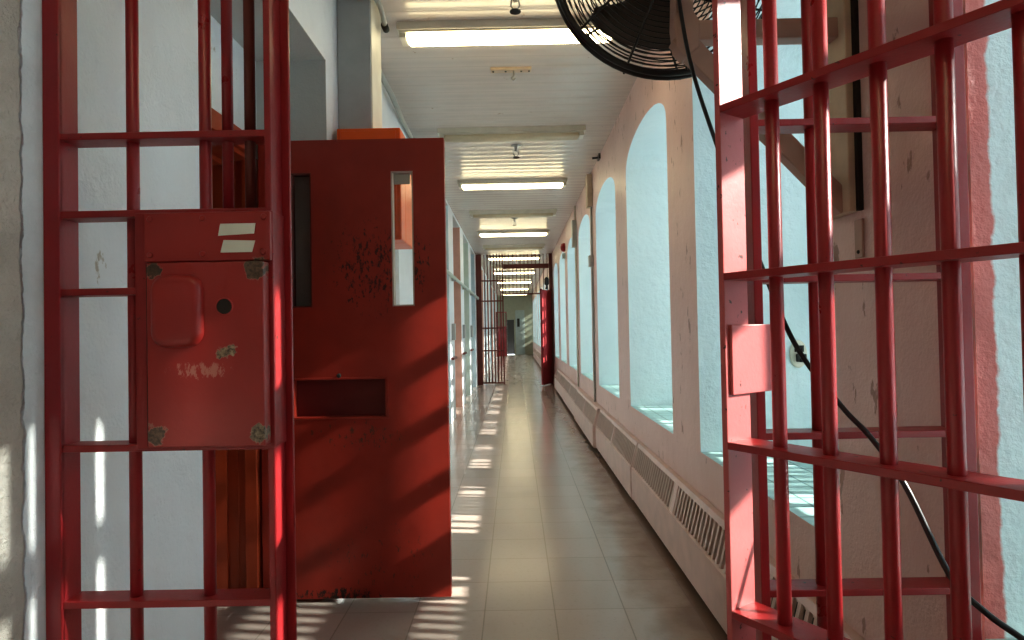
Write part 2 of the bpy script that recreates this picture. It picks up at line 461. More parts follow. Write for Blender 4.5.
struct(B((-3.1, .6, -.15), (-1.9, 4.2, 0)).build('floor_cell', M['cell']))
def end_wall():
    w = MB()
    Y0, Y1 = YE, YE+.3
    w.box((-1.9, Y0, 1.70), (-.05, Y1, ZC)); w.box((-1.9, Y0, 0), (-.40, Y1, 1.70)); w.box((-.05, Y0, 0), (XO, Y1, ZC))
    w.box((-.6, Y1+.5, 0), (.2, Y1+.6, 2.2), 1)
    struct(w.build('wall_end', [M['endwall'], M['dark']]))
end_wall()

# painted shade strip under the heaters comes later; skirting at the left piers
for i in range(3, 8):
    pass

# pipe chase pillar
struct(B((XL+.001, 3.02, 0), (-.685, 3.25, ZC)).build('trim_1', M['pillar'], bevel=.004))
struct(B((-.686, 3.028, 0), (-.681, 3.246, ZC)).build('pillar_lit_side', M['pillar_side']))  # paler skin, light on the pillar's side put into its colour

# ------------------------------------------------------------------ red barred partitions at the camera
RZ = (.16, .44, .72, 1.0, 1.283, 1.566, 1.85, 2.135)
RT = .0125; RD = .050
bar_r = .0108
def rail(x0, x1, z, y0=YF, d=RD): return B((x0, y0, z-RT/2), (x1, y0+d, z+RT/2))

def left_partition():
    t = thing('barred_screen', 'fixed red barred screen with the big lock box and two tape strips', 'bars', (-.64, YF, 0))
    p = MB(); p.box((-.849, YF-.004, 0), (-.820, YF+.006, ZC)); p.box((-.828, YF, 0), (-.820, YF+.048, ZC))
    p.build('post', M['red'], t, .002)
    s = MB(); s.box((-.449, YF, 0), (-.437, YF+.054, ZC)); s.box((-.449, YF+.054, 0), (-.422, YF+.062, ZC))
    so = s.build('stile', M['red'], t, .002)
    for (z0, z1) in ((1.095, 1.137), (1.022, 1.056), (.58, .64)):
        B((-.4372, YF+.014, z0), (-.4363, YF+.030, z1)).build('bolt_slot', M['dark'], so)
    for z in RZ:
        rail(-.822, -.445, z).build('rail', M['red_rail'], t, .0015)
    rail(-.822, -.445, 1.424).build('rail', M['red_rail'], t, .0015)
    rail(-.822, -.445, 2.60).build('rail', M['red_rail'], t, .0015)
    for x in (-.703, -.568): MB().cyl((x, YF+.026, 0), (x, YF+.026, ZC), bar_r).build('bar', M['red'], t)
    for x in (-.530, -.488): MB().cyl((x, YF+.034, 1.42), (x, YF+.034, ZC), bar_r*.92).build('bar', M['red'] if x < -.5 else M['maroon'], t)  # bar next to the stile is maroon to stand for its shade
    K_ = .974
    def X(v): return v*K_
    def Z(v): return 1.2+(v-1.2)*K_
    def LB(x0, y0, z0, x1, y1, z1): return B((X(x0), y0, Z(z0)), (X(x1), y1, Z(z1)))
    lb = LB(-.703, YF-.002, .992, -.446, YF+.06, 1.430).build('lock_box', M['red_rail'], t, .002)
    LB(-.679, YF-.012, 1.337, -.447, YF-.003, 1.427).build('top_plate', M['lock'], lb, .0015)
    LB(-.677, YF-.010, .999, -.6645, YF-.003, 1.334).build('dark_gap', M['dark'], lb)
    LB(-.664, YP, 1.000, -.453, YF-.003, 1.333).build('lock_cover', M['lock'], lb, .002)
    pad = MB(); cx, cz, hw, hh, rr = X(-.607), Z(1.245), .046, .064, .028
    def ring(ins, y):
        pts = []
        for q, (sx, sz) in enumerate(((1, 1), (-1, 1), (-1, -1), (1, -1))):
            for i in range(7):
                a = q*PI/2+PI/2*i/6
                r = max(rr-ins, .004)
                pts.append((cx+sx*(hw-rr)+math.cos(a)*r, y, cz+sz*(hh-rr)+math.sin(a)*r))
        return pts
    rs = [ring(0, YP+.001), ring(.001, YP-.005), ring(.004, YP-.010), ring(.009, YP-.0135), ring(.016, YP-.015)]
    idx = []
    for R_ in rs: idx.append(len(pad.v)); pad.v += R_
    n = len(rs[0])
    for a, b in zip(idx, idx[1:]):
        for j in range(n): pad.face([a+j, a+(j+1) % n, b+(j+1) % n, b+j], 0, True)
    pad.face([idx[-1]+j for j in range(n)], 0, True)
    pad.build('raised_pad', M['lock'], lb)
    MB().lathe((X(-.523), YP+.004, Z(1.252)), (0, -1, 0), [(.0155, 0), (.0155, .0055), (.0135, .006), (.0135, .001)]).build('keyhole_rim', M['lock'], lb)
    MB().lathe((X(-.523), YP+.002, Z(1.252)), (0, -1, 0), [(.0138, 0), (.0138, .0028)]).build('keyhole', M['dark'], lb)
    for (x, z) in ((-.668, 1.416), (-.571, 1.416), (-.458, 1.417), (-.668, 1.350), (-.571, 1.350), (-.459, 1.352)):
        MB().lathe((X(x), YF-.011, Z(z)), (0, -1, 0), [(.0055, 0), (.0055, .002), (.004, .0035)], 12).build('screw', M['lock'], lb)
    MB().prism([(X(-.542), YF-.0132, Z(1.383)), (X(-.476), YF-.0132, Z(1.386)), (X(-.473), YF-.0132, Z(1.405)), (X(-.538), YF-.0132, Z(1.405))], (0, .0014, 0)).build('tape_strip', M['tape'], lb)
    MB().prism([(X(-.538), YF-.0132, Z(1.352)), (X(-.480), YF-.0132, Z(1.352)), (X(-.474), YF-.0132, Z(1.373)), (X(-.532), YF-.0132, Z(1.375))], (0, .0014, 0)).build('tape_strip', M['tape'], lb)
left_partition()

def right_partition():
    t = thing('barred_screen', 'fixed red barred screen behind the open gate, against the pink window pier', 'bars', (.64, YF, 0))
    B((.431, YF, 0), (.447, YF+.054, ZC)).build('stile', M['red'], t, .002)
    p = MB(); p.box((.790, YF-.004, 0), (.818, YF+.006, ZC)); p.box((.790, YF, 0), (.798, YF+.048, ZC))
    p.build('post', M['red'], t, .002)
    for z in RZ: rail(.445, .80, z).build('rail', M['red_rail'], t, .0015)
    rail(.445, .80, 2.60).build('rail', M['red_rail'], t, .0015)
    for x in (.552, .684): MB().cyl((x, YF+.026, 0), (x, YF+.026, ZC), bar_r).build('bar', M['red'], t)
right_partition()

def open_gate():
    t = thing('barred_gate', 'large red barred gate with square keeper plate, swung open in front of the fan', 'gate', (.345, 1.049, 0))
    d = Vector((.56, -.829, 0)); n = Vector((.829, .56, 0)); P = Vector((.345, 1.049, 0)); L = .71; W = .064
    Z0, Z1 = .04, 2.165
    st = MB().obox(P+Vector((0, 0, Z0)), d*.011, n*W, (0, 0, Z1-Z0)).build('stile', M['glare'], t, .0015)
    MB().obox(P+d*(L-.011)+Vector((0, 0, Z0)), d*.011, n*W, (0, 0, Z1-Z0)).build('stile', M['red'], t, .0015)
    for z in RZ: MB().obox(P+d*.010+Vector((0, 0, z-RT/2)), d*(L-.02), n*W, (0, 0, RT)).build('rail', M['red_rail'], t, .0012)
    for k in range(10):
        s = .087+.0815*k
        if s > L-.03: break
        c = P+n*.031+d*s
        MB().cyl(c+Vector((0, 0, .10)), c+Vector((0, 0, Z1-.02)), bar_r).build('bar', M['red'], t)
    MB().obox(P+d*.011+n*.010+Vector((0, 0, 1.084)), d*.006, n*.112, (0, 0, .118)).build('keeper_plate', M['glare'], t, .0015)
    for z in (.30, 1.93):
        MB().cyl((.418, 1.102, z), (.418, 1.102, z+.11), .010).build('hinge', M['red'], t)
open_gate()
# header over the gate opening
t = thing('overhead_grille', 'red bars above the opening between the lock box screen and the large gate', 'bars', (0, YF, 2.18))
rail(-.43, .43, 2.19).build('rail', M['red_rail'], t, .0015)
rail(-.43, .43, 2.60).build('rail', M['red_rail'], t, .0015)
for k in range(7):
    x = -.345+.115*k
    MB().cyl((x, YF+.026, 2.19), (x, YF+.026, ZC), bar_r).build('bar', M['red'], t)

# ------------------------------------------------------------------ solid steel door, open across the corridor
def steel_door():
    t = thing('steel_door', 'solid red steel cell door with two glass slits and a tray slot, standing open', 'door', (-.73, 2.80, 0))
    Y0, Y1 = 2.778, 2.822; x0, x1 = -1.145, -.307; z0, z1 = .018, 2.072
    holes = [(-1.003, -.908, 1.318, 1.925), (-.548, -.448, 1.316, 1.925), (-.996, -.588, .826, .992)]
    # slab from a grid of boxes that leaves the openings free
    xs = sorted({x0, x1, *[h[0] for h in holes], *[h[1] for h in holes]})
    zs = sorted({z0, z1, *[h[2] for h in holes], *[h[3] for h in holes]})
    m = MB(); grid = {}
    for i in range(len(xs)-1):
        for j in range(len(zs)-1):
            cx, cz = (xs[i]+xs[i+1])/2, (zs[j]+zs[j+1])/2
            grid[i, j] = not any(h[0] < cx < h[1] and h[2] < cz < h[3] for h in holes)
    vid = {}
    def vv(i, j, y):
        k = (i, j, y)
        if k not in vid: vid[k] = len(m.v); m.v.append((xs[i], y, zs[j]))
        return vid[k]
    for (i, j), on in grid.items():
        if not on: continue
        m.face([vv(i, j, Y0), vv(i+1, j, Y0), vv(i+1, j+1, Y0), vv(i, j+1, Y0)])
        m.face([vv(i, j, Y1), vv(i, j+1, Y1), vv(i+1, j+1, Y1), vv(i+1, j, Y1)])
        if not grid.get((i-1, j)): m.face([vv(i, j, Y0), vv(i, j+1, Y0), vv(i, j+1, Y1), vv(i, j, Y1)])
        if not grid.get((i+1, j)): m.face([vv(i+1, j, Y0), vv(i+1, j, Y1), vv(i+1, j+1, Y1), vv(i+1, j+1, Y0)])
        if not grid.get((i, j-1)): m.face([vv(i, j, Y0), vv(i, j, Y1), vv(i+1, j, Y1), vv(i+1, j, Y0)])
        if not grid.get((i, j+1)): m.face([vv(i, j+1, Y0), vv(i+1, j+1, Y0), vv(i+1, j+1, Y1), vv(i, j+1, Y1)])
    sl = m.build('door_leaf', M['door'], t)
    for k, (a, b, c, e) in enumerate(holes[:2]):
        f = MB(); w = .007
        f.box((a, Y0+.002, c), (a+w, Y1-.002, e)); f.box((b-w, Y0+.002, c), (b, Y1-.002, e))
        f.box((a, Y0+.002, c), (b, Y1-.002, c+w)); f.box((a, Y0+.002, e-w), (b, Y1-.002, e))
        fo = f.build('window_rim', M['rim'] if k else M['maroon'], t)
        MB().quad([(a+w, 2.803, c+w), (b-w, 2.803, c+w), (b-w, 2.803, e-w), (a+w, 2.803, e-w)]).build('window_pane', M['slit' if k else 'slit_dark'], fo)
        if k: B((a+w+.003, 2.797, e-.055), (b-w-.01, 2.802, e-w-.003)).build('glazing_clip', M['steel'], fo)
    a, b, c, e = holes[2]
    f = MB(); w = .016
    f.box((a-w, Y0-.006, e), (b+w, Y0, e+.010)); f.box((a-w, Y0-.006, c-.010), (b+w, Y0, c))
    f.box((a-w, Y0-.006, c), (a-.004, Y0, e)); f.box((b+.004, Y0-.006, c), (b+w, Y0, e))
    fs = f.build('tray_slot_frame', M['door'], t, .002)
    MB().box((a, Y1-.006, c), (b, Y1-.001, e)).build('tray_slot_flap', M['slot_in'], t)
    MB().lathe(((a+b)/2, Y0-.004, e+.018), (0, -1, 0), [(.010, 0), (.010, .004), (.006, .009)], 12).build('latch_stud', M['dark'], fs)
    for z in (.25, 1.05, 1.82): MB().cyl((-1.1515, 2.80, z), (-1.1515, 2.80, z+.12), .007).build('hinge', M['jamb'], t)
    B((x0-.001, Y0+.012, .98), (x0+.003, Y1-.012, 1.16)).build('lock_strip', M['steel'], t)
steel_door()
def door_frame():
    t = thing('door_frame', 'red orange steel frame of the cell doorway behind the bars and lock box', 'door frame', (-1.17, 2.2, 0))
    h = MB(); h.box((-1.185, 1.78, 2.005), (-1.160, 2.80, 2.085)); h.box((-1.30, 1.80, 1.985), (-1.185, 2.79, 2.085)); h.box((-1.40, 1.80, 1.965), (-1.30, 2.79, 2.085))
    h.build('head', M['jamb'], t, .003)
    j = MB(); j.box((-1.215, 2.760, 0), (-1.160, 2.828, 2.0)); j.box((-1.30, 2.785, 0), (-1.215, 2.828, 2.0)); j.box((-1.42, 2.772, 0), (-1.30, 2.828, 2.0))
    j.box((-1.262, 2.780, 0), (-1.250, 2.79, 2.0))
    j.build('jamb', M['jamb'], t, .003)
    k = MB(); k.box((-1.215, 1.725, 0), (-1.160, 1.80, 2.0)); k.box((-1.42, 1.725, 0), (-1.215, 1.77, 2.0))
    k.build('jamb', M['jamb'], t, .003)
door_frame()

# orange cabinet on the pillar
def cabinet():
    t = thing('wall_cabinet', 'bright orange metal cabinet on the pillar behind the red door', 'cabinet', (-.70, 3.0, 1.66))
    B((-.825, 2.905, 1.635), (-.525, 3.019, 2.165)).build('body', M['orange'], t, .006)
    B((-.679, 3.019, 1.635), (-.525, 3.26, 2.165)).build('side_case', M['orange'], t, .006)
    B((-.805, 2.896, 1.655), (-.545, 2.904, 2.150)).build('cabinet_door', M['orange'], t, .003)
    MB().cyl((-.565, 2.895, 1.90), (-.565, 2.88, 1.90), .012).build('knob', M['steel'], t)
cabinet()

# conduits
def path_conduit(name, pts, r, label, mat=None):
    t = thing(name, label, 'conduit', pts[0])
    MB().tube(pts, r, 12).build('pipe', mat or M['conduit'], t)
    return t
def smooth(pts, n=6):
    P = [Vector(p) for p in pts]; out = []
    for i in range(len(P)-1):
        p0 = P[max(i-1, 0)]; p1 = P[i]; p2 = P[i+1]; p3 = P[min(i+2, len(P)-1)]
        for k in range(n):
            t = k/n
            out.append(.5*((2*p1)+(-p0+p2)*t+(2*p0-5*p1+4*p2-p3)*t*t+(-p0+3*p1-3*p2+p3)*t**3))
    out.append(P[-1]); return out
c = path_conduit('electrical_conduit', smooth([(-.84, 2.995, 2.87), (-.81, 2.99, 2.845), (-.74, 2.99, 2.84), (-.68, 3.0, 2.85), (-.652, 3.06, 2.845), (-.645, 3.14, 2.81), (-.648, 3.20, 2.79)]), .013,
    'bent grey conduit wrapped around the top of the grey pillar')
MB().lathe((-.648, 3.20, 2.79), (0, 1, 0), [(.018, -.02), (.018, .03), (.012, .035)], 12).build('coupling', M['dark'], c)
c = path_conduit('electrical_conduit', smooth([(-.825, 3.80, 2.85), (-.82, 4.0, 2.83), (-.80, 4.12, 2.79), (-.80, 4.35, 2.77), (-.825, 4.7, 2.80), (-.825, 5.1, 2.79), (-.82, 5.22, 2.74)]), .018,
    'long kinked conduit along the ceiling corner above the solid red door')
for yy in (5.16, 5.30): MB().tube(smooth([(-.825, yy, 2.82), (-.80, yy, 2.79), (-.795, yy, 2.73), (-.795, yy, 2.45)]), .014, 10).build('drop_pipe', M['conduit'], c)
MB().box((-.845, 5.12, 2.75), (-.78, 5.34, 2.79)).build('clamp', M['steel'], c)
c = path_conduit('electrical_conduit', [(.836, 6.62, .42), (.836, 6.62, 2.86)], .012, 'thin vertical conduit on the pier past the second clear window')
B((.79, 6.56, 2.50), (.848, 6.70, 2.84)).build('junction_box', M['wood'], c, .004)
B((.80, 6.58, 1.86), (.848, 6.66, 1.98)).build('switch_box', M['steel'], c, .004)
c = path_conduit('electrical_conduit', [(.836, 8.36, .42), (.836, 8.36, 2.86)], .012, 'vertical conduit with a box on the pier past the third arch', M['pillar_side'])
B((.79, 8.30, 2.30), (.848, 8.42, 2.66)).build('junction_box', M['conduit'], c, .004)
# operating pipe along the cell fronts
t = thing('lever_pipe', 'long pale locking pipe running along the row of cell fronts', 'pipe', (-.80, 3.4, 1.91))
MB().cyl((-.80, 3.4, 1.91), (-.80, 13.6, 1.91), .022).build('pipe', M['palegreen'], t)
for k in range(1, 7):
    y = 3.15+BAY*k
    MB().box((XL+.002, y-.02, 1.875), (-.785, y+.02, 1.945)).build('clip', M['steel'], t)
for k, (lab) in enumerate(('grey lock case on the cell pier first visible past the red door edge', 'grey lock case on the second cell pier past the red door edge', 'small grey lock case on the cell pier just before the distant bars')):
    y = 8.35+BAY*k
    tt = thing('lock_case', lab, 'lock', (XL, y, 1.1), 'lock cases on the cell piers')
    B((XL, y-.06, 1.08), (-.805, y+.06, 1.30)).build('case', M['pillar'], tt, .004)
    B((XL, y-.20, .82), (-.81, y+.25, .85)).build('latch_bar', M['maroon'], tt)

# ------------------------------------------------------------------ ceiling lights
def light_parts(lit):
    h = MB(); h.box((-.612, 0, 2.838), (.612, .15, ZC)); h.box((-.60, .012, 2.828), (.60, .138, 2.838))
    d = MB(); n = 10; pts = []
    for i in range(n+1):
        a = PI*i/n; pts.append((.075-math.cos(a)*.060, 2.826-math.sin(a)**.7*.040))
    k = len(d.v)
    for x in (-.565, -.55, .55, .565):
        s = .55 if abs(x) > .56 else 1
        for (y, z) in pts: d.v.append((x, .075+(y-.075)*s, 2.828+(z-2.828)*s))
    m = n+1
    for r in range(3):
        for i in range(n): d.face([r*m+i, r*m+i+1, (r+1)*m+i+1, (r+1)*m+i], 0, True)
    d.face(list(range(m))); d.face(list(range(3*m, 4*m))[::-1])
    e = B((-.60, .02, 2.804), (-.565, .13, 2.83)); e2 = B((.565, .02, 2.804), (.60, .13, 2.83))
    return (h.mesh('housing', [M['housing']]), d.mesh('diffuser', [M['tube' if lit else 'untube']]), e.mesh('end_cap', [M['housing']]), e2.mesh('end_cap', [M['housing']]))
LM = {True: light_parts(True), False: light_parts(False)}
ordn = ['nearest', 'second', 'third', 'fourth', 'fifth', 'sixth', 'seventh', 'eighth', 'ninth', 'tenth', 'eleventh', 'twelfth', 'thirteenth', 'fourteenth', 'fifteenth']
for k in [-2]+list(range(0, 15)):  # the negative index adds an unseen fixture for fill light
    lit = k % 2 == 0
    y = 3.325+1.77*k
    lab = ('%s ceiling fluorescent fixture down the corridor, %s' % (('first', *ordn[1:])[k], 'lit' if lit else 'unlit with a yellowed diffuser')) if k >= 0 else \
          'unseen ceiling fluorescent fixture added for fill light on the near side of the bars'
    t = thing('fluorescent_light', lab, 'ceiling light', (0, y, 0), 'fluorescent fixtures along the ceiling')
    for me in LM[lit]:
        o = bpy.data.objects.new(me.name.split('.')[0], me); C.objects.link(o); o.parent = t

t = thing('ceiling_bracket', 'old tan metal plate with a hook between the first two ceiling lights', 'bracket', (0, 3.96, ZC))
B((-.128, 3.93, 2.862), (.135, 3.985, ZC)).build('plate', M['plate_tan'], t, .003)
MB().tube(smooth([(.02, 3.955, 2.862), (.02, 3.955, 2.83), (.008, 3.955, 2.815), (.02, 3.955, 2.805), (.032, 3.955, 2.815)]), .005, 8).build('hook', M['steel'], t)
for x in (-.11, -.03, .07, .12): MB().lathe((x, 3.957, 2.862), (0, 0, -1), [(.007, 0), (.005, .005)], 8).build('screw', M['dark'], t)
def sprinkler(loc, label, s=1.0):
    t = thing('sprinkler', label, 'sprinkler', loc)
    x, y, z = loc
    MB().lathe(loc, (0, 0, -1), [(.045*s, 0), (.045*s, .006), (.016*s, .012), (.012*s, .05*s)], 16).build('escutcheon', M['steel'], t)
    MB().tube([(x-.018*s, y, z-.045*s), (x-.022*s, y, z-.075*s), (x, y, z-.10*s), (x+.022*s, y, z-.075*s), (x+.018*s, y, z-.045*s)], .004, 8).build('yoke', M['steel'], t)
    MB().lathe((x, y, z-.10*s), (0, 0, -1), [(.028*s, 0), (.028*s, .004)], 16).build('deflector', M['dark'], t)
sprinkler((.03, 3.05, ZC), 'ceiling sprinkler at the top edge before the first light', 1.0)
sprinkler((.04, 5.62, ZC), 'dark ceiling sprinkler beyond the unlit second fixture', 1.1)
sprinkler((.02, 9.3, ZC), 'small ceiling sprinkler farther down the corridor', 1.1)
t = thing('wall_hook', 'small black bracket at the top of the window wall', 'bracket', (.85, 5.95, 2.84))
B((.83, 5.92, 2.83), (.85, 6.03, 2.88)).build('base', M['black'], t, .003)
MB().cyl((.835, 5.97, 2.85), (.775, 5.97, 2.845), .010).build('peg', M['black'], t)
t = thing('fire_alarm', 'small dark red alarm bell high on the window wall', 'alarm', (.85, 10.25, 2.55))
MB().lathe((.849, 10.25, 2.55), (-1, 0, 0), [(.07, 0), (.075, .02), (.06, .06), (.02, .075)], 20).build('gong', M['alarm'], t)
B((.80, 10.2, 2.36), (.849, 10.3, 2.45)).build('back_box', M['palegreen'], t, .004)

# ------------------------------------------------------------------ heaters under the windows
def heater(y0, y1, xf, lab, zt=.42):
    t = thing('radiator_cover', lab, 'heater', (XR-.05, (y0+y1)/2, 0), 'radiator covers under the windows')
    g = .004; y0 += g; y1 -= g; xb = XR-.001
    prof = [(xb, .035), (xf+.01, .035), (xf, .05), (xf, .255), (xf+.014, .258)]
    body = MB().prism([(x, y0, z) for x, z in prof]+[(xb, y0, .258)], (0, y1-y0, 0))
    top = [(xf+.044, .395), (xf+.052, zt), (xb, zt), (xb, .395)]
    body.prism([(x, y0, z) for x, z in top], (0, y1-y0, 0))
    body.prism([(xf+.002, y0, .25), (xf+.050, y0, zt-.005), (xb, y0, zt-.005), (xb, y0, .25)], (0, .012, 0))
    body.prism([(xf+.002, y1-.012, .25), (xf+.050, y1-.012, zt-.005), (xb, y1-.012, zt-.005), (xb, y1-.012, .25)], (0, .012, 0))
    ym = (y0+y1)/2
    body.prism([(xf+.008, ym-.03, .256), (xf+.044, ym-.03, .398), (xf+.058, ym-.03, .398), (xf+.022, ym-.03, .256)], (0, .06, 0))
    body.build('casing', M['heater'], t)
    B((xf+.055, y0+.012, .258), (xb-.003, y1-.012, .394)).build('dark_backing', M['dark'], t)  # dark backing gives the slots their shade by colour
    n = max(4, int((y1-y0)/.050))
    for part in (0, 1):
        gr = MB()
        gr.box((xf+.052, (y0+.012, ym+.03)[part], .380), (xf+.056, (ym-.03, y1-.012)[part], .388))
        for i in range(n):
            y = y0+.03+(y1-y0-.06)*i/(n-1)
            if abs(y-ym) < .035 or (y > ym) != bool(part): continue
            gr.prism([(xf+.010, y-.010, .256), (xf+.045, y-.010, .396), (xf+.058, y-.010, .396), (xf+.023, y-.010, .256)], (0, .020, 0))
        gr.build('grille', M['grille'], t)
    for y in (y0+.08, y1-.08): B((xb-.05, y-.02, 0), (xb-.02, y+.02, .036)).build('foot', M['dark'], t)
hs = [(1.19, 2.15, .768, 'radiator cover behind the large barred gate'),
      (2.15, 4.22, .768, 'radiator cover with clearly seen slots, beside the gate stile and under the tall arch'),
      (4.22, 6.05, .762, 'second radiator cover down the corridor from the large gate'),
      (6.05, 8.0, .735, 'third radiator cover from the large gate, slightly pulled out from the pink wall'),
      (8.0, 10.0, .75, 'fourth radiator cover down the corridor from the large gate'),
      (10.0, 12.3, .758, 'radiator cover just before the distant red gate')]
for (a, b, x, l) in hs: heater(a, b, x, l)
for i, a in enumerate((14.0, 16.1, 18.2, 20.3, 22.4, 24.5)):
    heater(a, a+2.1, .76, '%s radiator cover beyond the far red gate' % ('first', 'second', 'third', 'fourth', 'fifth', 'sixth')[i])
struct(B((XR-.012, YB, 0), (XR, YE, .035)).build('heater_gap_shade', M['dark']))  # dark strip stands in for the shade under the heaters

# ------------------------------------------------------------------ fan, bracket, cords, outlet
FC = Vector((.449, 1.76, 2.235)); FR = .318
def fan():
    t = thing('wall_fan', 'big black caged fan hanging from the wall bracket at the top', 'fan', FC)
    def grille(y, bulge, nr, sgn):
        g = MB()
        for i in range(nr):
            r = .085+(FR-.012-.085)*i/(nr-1)
            yy = y+sgn*bulge*(1-((r/FR)**2.4))
            g.tube([(FC.x+math.cos(a)*r, yy, FC.z+math.sin(a)*r) for a in [2*PI*j/56 for j in range(56)]], .0021, 5, closed=True)
        for j in range(12):
            a = 2*PI*j/12+.14
            g.tube([(FC.x+math.cos(a)*r, y+sgn*bulge*(1-((r/FR)**2.4))+sgn*.003, FC.z+math.sin(a)*r) for r in (.07, .14, .21, .28, FR)], .0035, 6)
        g.lathe((FC.x, y+sgn*bulge, FC.z), (0, sgn, 0), [(.088, -.004), (.088, .004), (.05, .010)], 24)
        return g
    grille(FC.y-.030, .065, 18, -1).build('rear_grille', M['black'], t)
    grille(FC.y+.030, .065, 18, 1).build('front_grille', M['black'], t)
    b = MB()
    b.tube([(FC.x+math.cos(a)*FR, FC.y-.018, FC.z+math.sin(a)*FR) for a in [2*PI*j/64 for j in range(64)]], .0095, 8, closed=True)
    b.tube([(FC.x+math.cos(a)*(FR+.003), FC.y+.004, FC.z+math.sin(a)*(FR+.003)) for a in [2*PI*j/64 for j in range(64)]], .009, 8, closed=True)
    b.build('guard_ring', M['black'], t)
    MB().lathe((FC.x, FC.y-.155, FC.z), (0, 1, 0), [(.04, -.02), (.075, 0), (.085, .03), (.085, .15), (.05, .16), (.012, .17), (.012, .20)], 28).build('motor', M['black'], t)
    for q in range(3):
        a0 = math.radians(247+120*q); m = MB(); R_, A_ = 7, 6
        for i in range(R_):
            r = .055+(.248-.055)*i/(R_-1); half = math.radians(20+22*min(1, i/(R_-2)))*(1 if i < R_-1 else .86)
            for j in range(A_):
                s = -1+2*j/(A_-1); a = a0+half*s
                m.v.append((FC.x+math.cos(a)*r, FC.y+.012-.045*s*min(1, .4+r*2), FC.z+math.sin(a)*r))
        for i in range(R_-1):
            for j in range(A_-1): m.face([i*A_+j, i*A_+j+1, (i+1)*A_+j+1, (i+1)*A_+j], 0, True)
        o = m.build('blade', M['blade'], t)
        sm = o.modifiers.new('thick', 'SOLIDIFY'); sm.thickness = .003
    MB().lathe((FC.x, FC.y+.03, FC.z), (0, 1, 0), [(.06, -.03), (.06, .02), (.03, .035)], 24).build('hub', M['blade'], t)
    B((.455, FC.y-.066, 1.955), (.482, FC.y-.058, 2.03)).build('red_tag', M['alarm'], t, .002)
    MB().cyl((FC.x+.005, 1.66, FC.z), (FC.x+.005, 1.60, FC.z), .018).build('mount_stub', M['black'], t)
fan()
def fan_bracket():
    t = thing('fan_bracket', 'triangular pinkish bracket with diagonal brace carrying the black fan', 'bracket', (.84, 1.57, 1.9))
    y0, y1 = 1.545, 1.590
    B((.455, y0, 1.920), (.845, y1, 1.970)).build('arm', M['brkt'], t, .004)
    m = MB(); a = Vector((.425, y0, 1.935)); b = Vector((.838, y0, 1.492)); d = (b-a).normalized(); n = Vector((-d.z, 0, d.x))*.026
    m.prism([a-n, b-n, b+n, a+n], (0, y1-y0-.006, 0)); m.build('brace', M['brkt'], t, .003)
    e = MB().prism([(.418, y0-.004, 1.90), (.440, y0-.004, 1.875), (.475, y0-.004, 1.90), (.478, y0-.004, 1.965), (.462, y0-.004, 1.99), (.462, y0-.004, 2.26), (.425, y0-.004, 2.26), (.412, y0-.004, 1.96)], (0, .052, 0))
    e.build('end_plate', M['brkt'], t, .004)
    B((.822, 1.515, 1.475), (.849, 1.640, 2.45)).build('backing_board', M['wood'], t, .003)
    B((.838, 1.500, 1.475), (.849, 1.514, 2.45)).build('board_edge_shade', M['dark'], t)  # dark strip paints the shaded side of the board
    for z in (1.52, 1.97, 2.3): MB().cyl((.824, 1.62, z), (.814, 1.62, z), .008).build('bolt', M['steel'], t)
fan_bracket()
t = thing('latch_plate', 'small worn metal strip on the pier under the bracket board', 'plate', (.848, 1.52, 1.40))
B((.843, 1.50, 1.36), (.849, 1.535, 1.455)).build('plate', M['brkt'], t, .002)
MB().lathe((.843, 1.517, 1.375), (-1, 0, 0), [(.005, 0), (.004, .003)], 10).build('screw', M['dark'], t)

cord = [(.435, 1.595, 2.19), (.424, 1.55, 2.063), (.437, 1.50, 1.849), (.467, 1.42, 1.628), (.516, 1.30, 1.333), (.549, 1.22, 1.161), (.594, 1.14, 1.050), (.616, 1.088, 1.002), (.638, 1.03, .932), (.666, .97, .808), (.689, .93, .769), (.721, .90, .742), (.765, .84, .70), (.80, .72, .60), (.70, .40, .15), (.62, .30, .008), (.30, -.4, .008)]
tag(MB().tube(smooth(cord, 8), .0048, 10).build('power_cord', M['rubber']), 'long black cord hanging from the fan down through the red bars', 'cord')
t = thing('wall_outlet', 'ivory outlet in the pale blue window reveal behind the gate', 'outlet', (1.312, 2.89, 1.064))
m = MB(); ns = 24
m.lathe((1.312, 2.889, 1.064), (0, -1, 0), [(.048, 0), (.048, .004), (.042, .008)], 24)
for i in range(len(m.v)):
    x, y, z = m.v[i]; m.v[i] = (1.312+(x-1.312)*.85, y, 1.064+(z-1.064)*1.35)
m.build('cover_plate', M['ivory'], t)
MB().box((1.292, 2.872, 1.074), (1.332, 2.882, 1.104)).build('socket', M['dark'], t)
t = thing('plug_cord', 'short black cord looping out of the ivory outlet', 'cord', (1.312, 2.87, 1.05))
MB().box((1.296, 2.835, 1.028), (1.328, 2.880, 1.066)).build('plug', M['rubber'], t, .004)
MB().tube(smooth([(1.312, 2.85, 1.04), (1.318, 2.80, 1.015), (1.335, 2.76, .965), (1.36, 2.72, .90), (1.42, 2.66, .72), (1.46, 2.6, .63), (1.52, 2.45, .628)], 8), .006, 8).build('cable', M['rubber'], t)

